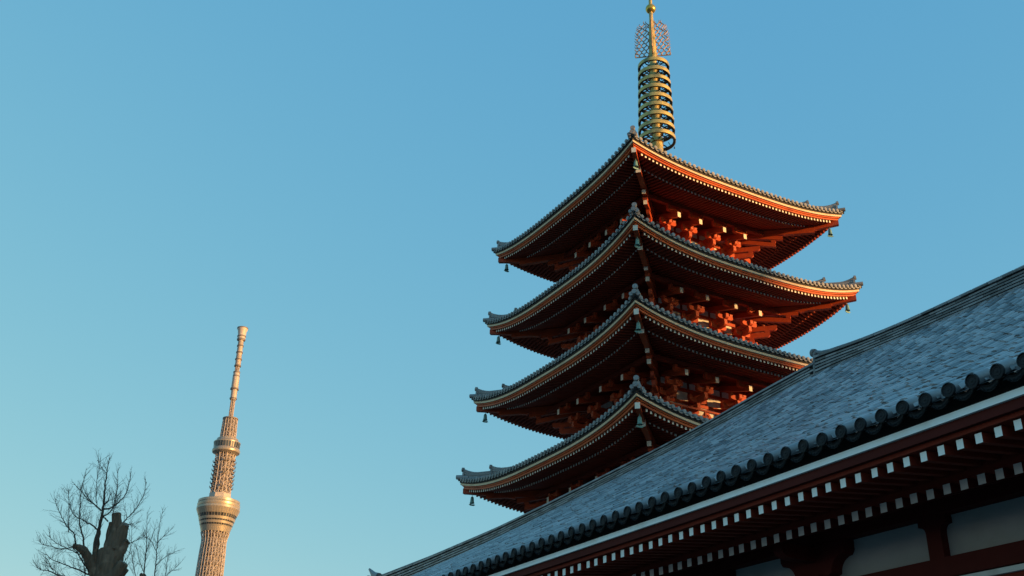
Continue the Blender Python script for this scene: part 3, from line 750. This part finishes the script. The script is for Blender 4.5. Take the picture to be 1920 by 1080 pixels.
# ================================================================== BROADCAST TOWER
TA = R(-15.42); tow = empty('broadcast_tower', (1478 * math.sin(TA), 1478 * math.cos(TA), 0), -TA)
tow.location += Vector((math.cos(TA), -math.sin(TA), 0)) * 5.0; tow.rotation_euler = (0, R(-0.6), -TA)
tag(tow, 'tall white lattice broadcasting tower with two round observation decks', 'tower')
SR_Z = [0, 100, 200, 275, 301, 322, 331]; SR_R = [34, 27, 20.5, 17.6, 17.0, 16.0, 18.6]
UR_Z = [382, 412, 436, 444]; UR_R = [13.6, 12.4, 12.8, 14.6]
def lattice(name, zs, rs_, z0, z1, step, n, rc_, rd_, core):
    b = MB(); rad = lambda z: interp(z, zs, rs_)
    m = max(1, int(round((z1 - z0) / step))); Z = [z0 + (z1 - z0) * i / m for i in range(m + 1)]
    for k in range(n):
        a = 2 * math.pi * (k + 0.35) / n
        b.tint = random.random()
        b.tube([(rad(z) * math.cos(a), rad(z) * math.sin(a), z) for z in Z], rc_, 6)
        a2 = 2 * math.pi * (k + 1.35) / n
        for i in range(m):
            b.tint = random.random()
            if (i + k) % 2: p, q_ = (a, a2)
            else: p, q_ = (a2, a)
            b.tube([(rad(Z[i]) * math.cos(p), rad(Z[i]) * math.sin(p), Z[i]), (rad(Z[i + 1]) * math.cos(q_), rad(Z[i + 1]) * math.sin(q_), Z[i + 1])], rd_, 4, cap=False)
            if i % 2: b.tube([(rad(Z[i]) * math.cos(a), rad(Z[i]) * math.sin(a), Z[i]), (rad(Z[i]) * math.cos(a2), rad(Z[i]) * math.sin(a2), Z[i])], rd_ * 0.9, 4, cap=False)
    o = b.build(name, STEEL, tow)
    b = MB()
    prof = []
    for i in range(m + 1): prof.append((rad(Z[i]) * core, Z[i]))
    b.lathe(prof, 16)
    for i in range(0, m, 2):
        b.lathe([(rad(Z[i]) * core, Z[i]), (rad(Z[i]) * 0.93, Z[i]), (rad(Z[i]) * 0.93, Z[i] + 0.5), (rad(Z[i]) * core, Z[i] + 0.5)], 18)
    b.build('core_shaft', STEELD, o); return o
lattice('lattice_shaft', SR_Z, SR_R, 0, 331, 6.2, 26, 0.55, 0.36, 0.80)
lu = lattice('upper_lattice', UR_Z, UR_R, 376, 444, 7.0, 16, 0.55, 0.40, 0.76)
lt = lattice('top_lattice', [462, 492], [11.0, 9.8], 462, 492, 5.5, 16, 0.5, 0.36, 0.80)
b = MB(); b.lathe([(9.0, 491), (10.7, 491.5), (10.7, 493.2), (9, 493.4), (0, 493.4)], 32); b.build('cap_ring', RING_, lt)
for k, a0 in enumerate((R(185), R(215), R(330), R(355), R(270))):
    b = MB()
    for j in range(7):
        z = 392 + j * 6.0 + (k % 3)
        if k == 4 and j % 3: continue
        M = Matrix.Rotation(a0 + 0.05 * (j % 2), 4, 'Z') @ Matrix.Translation((13.4, 0, z))
        b.box(-1.8, 1.6, -2.6, 2.6, -0.5, 0.3, 0, M); b.lathe([(0, 0), (1.2, 0.3), (1.6, 0.9)], 10, 0, M @ Matrix.Translation((1.6, 0, 1.4)) @ Matrix.Rotation(R(90), 4, 'Y'))
    b.build('antenna_rack', RING_, lu)
# lower observation deck
b = MB()
b.lathe([(17.6, 330.5), (18.6, 331.2), (20.3, 337.0)], 96, 0, tints=True)
b.lathe([(20.3, 337.0), (21.0, 339.0)], 96); b.lathe([(21.7, 341.3), (22.6, 344.4)], 96); b.lathe([(23.3, 346.5), (24.3, 349.9)], 96)
b.lathe([(25.6, 354.2), (28.75, 361.8)], 96, 0, tints=True)
b.lathe([(28.75, 361.8), (28.6, 364.8), (27.9, 365.1), (28.3, 366.0), (28.4, 369.4), (27.8, 369.8), (27.2, 370.8), (27.7, 371.0), (27.75, 374.0), (26.5, 374.6), (15, 374.9), (0, 375)], 96)
dk = b.build('observation_deck', DECK, tow)
for r0, z0, r1, z1 in ((21.0, 339.0, 21.7, 341.3), (22.6, 344.4, 23.3, 346.5), (24.3, 349.9, 25.6, 354.2)):
    b = MB(); n = 40
    for k in range(n):
        b.tint = random.random(); a = 2 * math.pi * k / n; c = 2 * math.pi * (k + 0.86) / n; e = 2 * math.pi * (k + 1) / n
        f = lambda r, an, z: (r * math.cos(an), r * math.sin(an), z)
        b.add([f(r0 - 0.3, a, z0), f(r0 - 0.3, c, z0), f(r1 - 0.3, c, z1), f(r1 - 0.3, a, z1)], [(0, 1, 2, 3)], 0)
        b.add([f(r0 + 0.05, c, z0), f(r0 + 0.05, e, z0), f(r1 + 0.05, e, z1), f(r1 + 0.05, c, z1)], [(0, 1, 2, 3)], 1)
    b.build('window_band', [GLAS, DECK], dk, smooth=False)
b = MB(); b.lathe([(15.3, 374.5), (15.0, 384), (14.0, 384.2), (0, 384.3)], 8, 0, a0=0.3); b.build('roof_block', STEEL, dk, smooth=False)
# upper deck
b = MB()
b.lathe([(14.5, 440.5), (16.6, 442), (18.4, 442.6), (19.1, 444.6), (18.7, 446.8), (17.6, 448.4)], 64)
b.lathe([(18.25, 456), (18.3, 457.4), (16.5, 458.6), (15.2, 459.6), (14.9, 460.6)], 64); b.lathe([(14.9, 460.6), (14.5, 462.4)], 64, 0, tints=True); b.lathe([(14.5, 462.4), (12.2, 463.4), (0, 463.6)], 64)
d2 = b.build('observation_deck', DECK, tow)
b = MB(); n = 30
for k in range(n):
    b.tint = random.random(); a = 2 * math.pi * k / n; c = 2 * math.pi * (k + 0.85) / n; e = 2 * math.pi * (k + 1) / n
    b.add([f(17.6, a, 448.4), f(17.6, c, 448.4), f(18.1, c, 456), f(18.1, a, 456)], [(0, 1, 2, 3)], 0); b.add([f(17.9, c, 448.4), f(17.9, e, 448.4), f(18.4, e, 456), f(18.4, c, 456)], [(0, 1, 2, 3)], 1)
b.build('window_band', [GLAS, DECK], d2, smooth=False)
# mast
b = MB()
for z0, z1, r in ((493, 521, 3.0), (563, 572, 3.0)):
    b.lathe([(r * 0.72, z0), (r * 0.72, z1)], 10, 1)
    for k in range(8):
        a = k * math.pi / 4 + .2; b.tube([(r * math.cos(a), r * math.sin(a), z0), (r * math.cos(a), r * math.sin(a), z1)], 0.42, 5)
    for i in range(int((z1 - z0) / 2.2)):
        b.lathe([(r * .75, z0 + i * 2.2), (r, z0 + i * 2.2), (r, z0 + i * 2.2 + 0.5), (r * .75, z0 + i * 2.2 + .5)], 10)
b.lathe([(4.2, 521), (4.3, 537), (4.9, 538), (4.9, 556), (4.3, 563)], 16, 0, tints=True)
for i in range(20):
    z = 572.5 + i * 2.1
    b.lathe([(3.9, z), (4.0, z + 1.5), (3.5, z + 1.6), (3.5, z + 2.1)], 16)
b.lathe([(5.6, 613), (5.7, 621), (5.6, 622.5), (6.4, 628), (7.6, 631), (7.8, 633), (0, 633.4)], 20)
mst = b.build('antenna_mast', [STEEL, STEELD], tow)
for z, r, h in ((523, 5.1, 1.6), (537.5, 5.9, 2.2), (557, 4.9, 2.0), (563, 4.8, 2.0), (573, 4.8, 1.8), (583.3, 4.9, 1.7), (594, 4.8, 1.7), (604.3, 4.8, 1.7), (614.6, 6.1, 1.8), (619.4, 6.3, 1.6), (632.3, 8.0, 1.5)):
    b = MB(); b.lathe([(3.4, z - h / 2), (r, z - h / 2), (r, z + h / 2), (3.4, z + h / 2)], 20); b.build('mast_ring', RING_, mst)

# ================================================================== BARE TREES
def rnd_dir(axis, ang, up=0.35):
    axis = axis.normalized(); ref = Vector((random.gauss(0, 1), random.gauss(0, 1), random.gauss(0, 1)))
    p = (ref - axis * ref.dot(axis)).normalized()
    d = axis * math.cos(ang) + p * math.sin(ang); d.z += up * random.random(); return d.normalized()
def twig(b, p, d, L, r, lvl):
    n = 5; pts = [p]; q = p.copy(); dd = d.copy()
    for i in range(n):
        dd = (dd + Vector((random.gauss(0, .05), random.gauss(0, .05), 0.06 + random.gauss(0, .05)))).normalized(); q = q + dd * L / n; pts.append(q.copy())
    b.tube(pts, [r * (1 - 0.75 * i / n) for i in range(n + 1)], 4 if r < 0.012 else 5, cap=False)
    if lvl > 0:
        k = max(2, int(L / 0.085))
        for i in range(k):
            t = 0.18 + 0.8 * (i + random.random() * .6) / k; j = min(n - 1, int(t * n)); fr = t * n - j
            pp = pts[j].lerp(pts[j + 1], min(1, fr)); ax = pts[j + 1] - pts[j]
            twig(b, pp, rnd_dir(ax, R(random.uniform(32, 60)), .25), L * random.uniform(.22, .48) * (1.15 - t * .55), r * .55, lvl - 1)
def branch(parent, pts2, r0, r1, dense=1.0, depth0=0.0, spread=0.5, lvl=1, tl=0.5):
    d1 = depth0 + random.uniform(-spread, spread); n = len(pts2)
    P = smooth_line([(x, depth0 + (d1 - depth0) * i / max(1, n - 1), z) for i, (x, z) in enumerate(pts2)], 5)
    b = MB(); m = len(P)
    P = [p + Vector((random.gauss(0, .006), random.gauss(0, .01), random.gauss(0, .006))) for p in P]
    b.tube(P, [r0 + (r1 - r0) * (i / (m - 1)) ** 0.8 for i in range(m)], 7, cap=False)
    length = sum((P[i + 1] - P[i]).length for i in range(m - 1)); k = int(length / 0.05 * dense)
    for i in range(k):
        t = 0.10 + 0.9 * (i + random.random()) / k; j = min(m - 2, int(t * (m - 1))); ax = P[j + 1] - P[j]
        L = tl * random.uniform(0.45, 1.0) * (1.1 - 0.5 * t)
        twig(b, P[j].lerp(P[j + 1], random.random()), rnd_dir(ax, R(random.uniform(30, 58)), .3), L, 0.0046, lvl)
    return b.build('branch', TWIG, parent)
def limb(mb, pts, rads, n=12, capmat=1):
    P = smooth_line(pts, 4); m = len(P); rr = []
    for i in range(m):
        t = i / (m - 1) * (len(rads) - 1); j = min(len(rads) - 2, int(t)); rr.append((rads[j] + (rads[j + 1] - rads[j]) * (t - j)))
    o = len(mb.v)
    mb.tube(P, rr, n, 0, cap=True, capmat=capmat)
    for i in range(o, len(mb.v)):                          # knobbly bark outline
        x, y, z = mb.v[i]; s = 0.012
        mb.v[i] = (x + random.gauss(0, s), y + random.gauss(0, s), z + random.gauss(0, s * .5))
AZ1 = R(-20.2); t1 = empty('bare_tree', (30 * math.sin(AZ1), 30 * math.cos(AZ1), 0), -AZ1)
tag(t1, 'bare tree with a thick lopped trunk, sawn stubs and a spray of thin twigs', 'tree')
b = MB()
limb(b, [(0.08, 0, -0.1), (0.08, 0, 1.2), (0.05, 0, 4), (0.04, 0, 6.4), (0.02, 0, 7.0), (-0.06, 0, 7.42), (-0.10, 0, 7.64)], [0.80, 0.56, 0.47, 0.41, 0.38, 0.36, 0.31, 0.26], 20)
limb(b, [(0.02, -0.08, 7.2), (-0.02, -0.08, 7.6), (0.0, -0.06, 8.1), (-0.07, -0.04, 8.56)], [0.23, 0.20, 0.165, 0.12, 0.112], 16)
limb(b, [(-0.06, 0.05, 7.3), (-0.12, 0.08, 7.9), (-0.155, 0.08, 8.34)], [0.16, 0.12, 0.07], 12)
limb(b, [(0.08, -0.1, 7.6), (0.13, -0.12, 8.0), (0.16, -0.14, 8.22)], [0.2, 0.16, 0.13], 12)
limb(b, [(0.12, -0.1, 8.12), (0.17, -0.15, 8.2), (0.2, -0.2, 8.27)], [0.14, 0.13, 0.1], 12)
limb(b, [(0.05, -0.1, 7.2), (0.15, -0.15, 7.5), (0.30, -0.2, 7.77), (0.35, -0.22, 7.82)], [0.24, 0.17, 0.09, 0.06], 12)
limb(b, [(0.1, -0.2, 6.8), (0.22, -0.3, 7.0), (0.33, -0.38, 7.24)], [0.2, 0.16, 0.13], 12)
limb(b, [(0.15, -0.1, 6.7), (0.3, -0.15, 6.95), (0.44, -0.2, 7.12)], [0.17, 0.12, 0.06], 10)
limb(b, [(-0.2, 0, 6.85), (-0.42, -0.02, 7.12), (-0.58, -0.05, 7.36), (-0.74, -0.08, 7.53), (-0.98, -0.1, 7.61)], [0.17, 0.14, 0.12, 0.11, 0.045], 12)
limb(b, [(-0.37, 0.02, 7.2), (-0.42, 0.03, 7.6), (-0.44, 0.05, 8.09)], [0.13, 0.075, 0.05], 10)
b.build('trunk', [BARK, CUT], t1)
T1 = dict(leader=([(-0.42, 7.6), (-0.44, 8.09), (-0.43, 8.51), (-0.46, 8.92), (-0.5, 9.27), (-0.52, 9.66), (-0.53, 10.06)], .058, .007),
 b1=([(-0.47, 8.61), (-0.69, 8.73), (-0.86, 8.81), (-1.02, 8.95), (-1.25, 9.1)], .022, .006), b1b=([(-0.66, 8.74), (-0.85, 8.97), (-0.98, 9.21)], .013, .005),
 b2=([(-0.41, 8.65), (-0.26, 8.72), (-0.11, 8.88), (0.05, 9.17), (0.1, 9.51), (0.11, 9.81)], .026, .006), b3=([(-0.39, 8.45), (-0.24, 8.58), (-0.16, 8.79), (-0.18, 9.21), (-0.24, 9.53)], .02, .005),
 b4=([(-0.44, 8.06), (-0.58, 8.19), (-0.78, 8.28), (-0.93, 8.37), (-1.18, 8.52), (-1.42, 9.13)], .026, .005), b5=([(-0.43, 8.76), (-0.36, 8.93), (-0.3, 9.2)], .02, .008),
 b5b=([(-0.6, 8.68), (-0.71, 9.21), (-0.73, 9.7)], .012, .005), b5c=([(-0.53, 9.63), (-0.69, 9.81), (-0.82, 10.02)], .009, .004),
 c1=([(-0.72, 7.57), (-0.78, 7.84), (-0.94, 8.2), (-1.0, 8.57), (-1.07, 9.11), (-1.05, 9.66)], .028, .006), c2=([(-0.93, 7.67), (-1.02, 7.94), (-1.22, 8.14), (-1.42, 8.4), (-1.6, 8.72), (-1.7, 8.93)], .022, .005),
 c3=([(-0.98, 7.59), (-1.25, 7.53), (-1.52, 7.61), (-1.7, 7.65), (-1.84, 7.78)], .016, .005), c4=([(-0.79, 7.41), (-1.1, 7.53), (-1.39, 7.65), (-1.65, 7.81)], .016, .005), c5=([(-1.16, 7.96), (-1.25, 8.42), (-1.34, 8.91)], .013, .005),
 d1=([(-0.41, 6.95), (-0.62, 7.12), (-0.84, 7.37), (-1.07, 7.5)], .026, .006), d2=([(-0.43, 6.91), (-0.71, 7.02), (-0.93, 7.09), (-1.18, 7.17), (-1.42, 7.25), (-1.63, 7.42)], .026, .005),
 d3=([(-0.3, 6.5), (-0.96, 6.81), (-1.17, 6.86), (-1.36, 6.96), (-1.51, 7.0), (-1.69, 7.03), (-1.85, 7.2)], .03, .006), d4=([(-1.36, 6.96), (-1.53, 7.14)], .014, .005), d5=([(-0.5, 6.7), (-0.62, 7.15), (-0.7, 7.42)], .018, .006),
 e1=([(0.1, 8.32), (0.26, 8.52), (0.4, 8.76), (0.52, 9.1), (0.55, 9.46)], .018, .005), e2=([(0.1, 8.31), (0.31, 8.38), (0.48, 8.48)], .012, .005), e3=([(0.35, 7.79), (0.52, 7.85), (0.73, 7.96)], .014, .005),
 e4=([(0.40, 7.1), (0.34, 7.33), (0.44, 7.62)], .014, .006), e5=([(-0.25, 8.33), (-0.34, 8.42), (-0.39, 8.45)], .02, .018), e6=([(-0.14, 8.5), (-0.19, 8.82), (-0.2, 9.37)], .010, .004))
for k, (pts, r0, r1) in T1.items():
    branch(t1, pts, r0, r1, dense=0.0 if k == 'e5' else 1.0, spread=0.0 if k in ('leader', 'e5') else 0.7, lvl=1, tl=0.5 if k == 'leader' else 0.62)
AZ2 = R(-17.9); t2 = empty('bare_tree', (36 * math.sin(AZ2), 36 * math.cos(AZ2), 0), -AZ2)
tag(t2, 'slender bare tree of thin upright stems between the lopped tree and the tower', 'tree')
b = MB(); limb(b, [(-0.25, 0, -0.1), (-0.28, 0, 3), (-0.3, 0, 6.2), (-0.32, 0, 7.6), (-0.40, 0, 8.15)], [0.3, 0.2, 0.16, 0.10, 0.06], 12, 0)
limb(b, [(-0.28, 0, 6.3), (-0.1, 0.05, 7.2), (-0.06, 0.05, 7.9)], [0.1, 0.06, 0.035], 10, 0)
limb(b, [(-0.38, 0, 8.0), (-0.45, -0.04, 8.1), (-0.47, -0.05, 8.16)], [0.07, 0.06, 0.03], 8)
b.build('trunk', [BARK, CUT], t2)
T2 = dict(stem=[(-0.38, 8.0), (-0.42, 8.57), (-0.45, 8.94), (-0.53, 9.5), (-0.61, 10.07)], s2=[(-0.05, 7.75), (-0.07, 8.23), (-0.1, 8.71), (-0.14, 9.08), (-0.17, 9.69), (-0.15, 10.28)],
 s3=[(-0.41, 8.2), (-0.59, 8.52), (-0.75, 8.92)], s4=[(-0.35, 7.4), (-0.65, 8.11), (-0.79, 8.5), (-0.91, 8.9), (-1.01, 9.69)], s5=[(-0.1, 7.4), (0.25, 8.14), (0.25, 8.59), (0.29, 8.93)], s6=[(-0.45, 8.75), (-0.36, 9.22), (-0.29, 9.68)],
 s7=[(-0.14, 9.16), (0.01, 9.4), (0.22, 9.69)], s8=[(-0.09, 8.41), (0.09, 8.65), (0.32, 8.82), (0.47, 8.91)], s9=[(-0.12, 8.86), (-0.32, 9.14), (-0.51, 9.24)], s10=[(-0.05, 7.6), (0.32, 8.17), (0.48, 8.31), (0.66, 8.51)])
for k, pts in T2.items():
    branch(t2, pts, .024 if k in ('stem', 's2') else .013, .005, dense=0.8, spread=0.0 if k == 'stem' else 0.5, lvl=1, tl=0.5)

# ================================================================== UNSEEN BLOCKS (added behind the viewer to shade the low parts of the temple)
SH = Vector((math.sin(R(SUN_AZ)), math.cos(R(SUN_AZ)), 0)); TH_ = Vector((math.cos(R(SUN_AZ)) * -1, math.sin(R(SUN_AZ)), 0))
def add_shading_block(u0, u1, ztop, dist, lab):
    pc = Vector(PC) + SH * dist; o = empty('shading_block', pc, math.atan2(TH_.y, TH_.x))
    tag(o, lab, 'shading block')
    b = MB(); b.box(u0, u1, -22, 0, 0, ztop - 1.0); b.box(u0 + 0.003, u1 - 0.003, -21.9, -0.003, ztop - 1.0, ztop); b.build('wall', CONC, o, smooth=False)
    n = int(ztop / 3.6)
    for k in range(n):
        b = MB(); b.box(u0 + 1, u1 - 1, -0.02, 0.06, 1.2 + k * 3.6, 3.0 + k * 3.6); b.build('window_band', GLAS, o, smooth=False)  # made-up window strips dressing the added block
    return o
te = math.tan(R(SUN_EL))
add_shading_block(-95, -2.4, 26.8 + EYE + 150 * te, 150, 'tall unseen block added far behind the viewer to shade the temple')
add_shading_block(-2.3, 62, 17.2 + EYE + 150 * te, 150, 'lower unseen block added for shade beside the tall one behind the viewer')
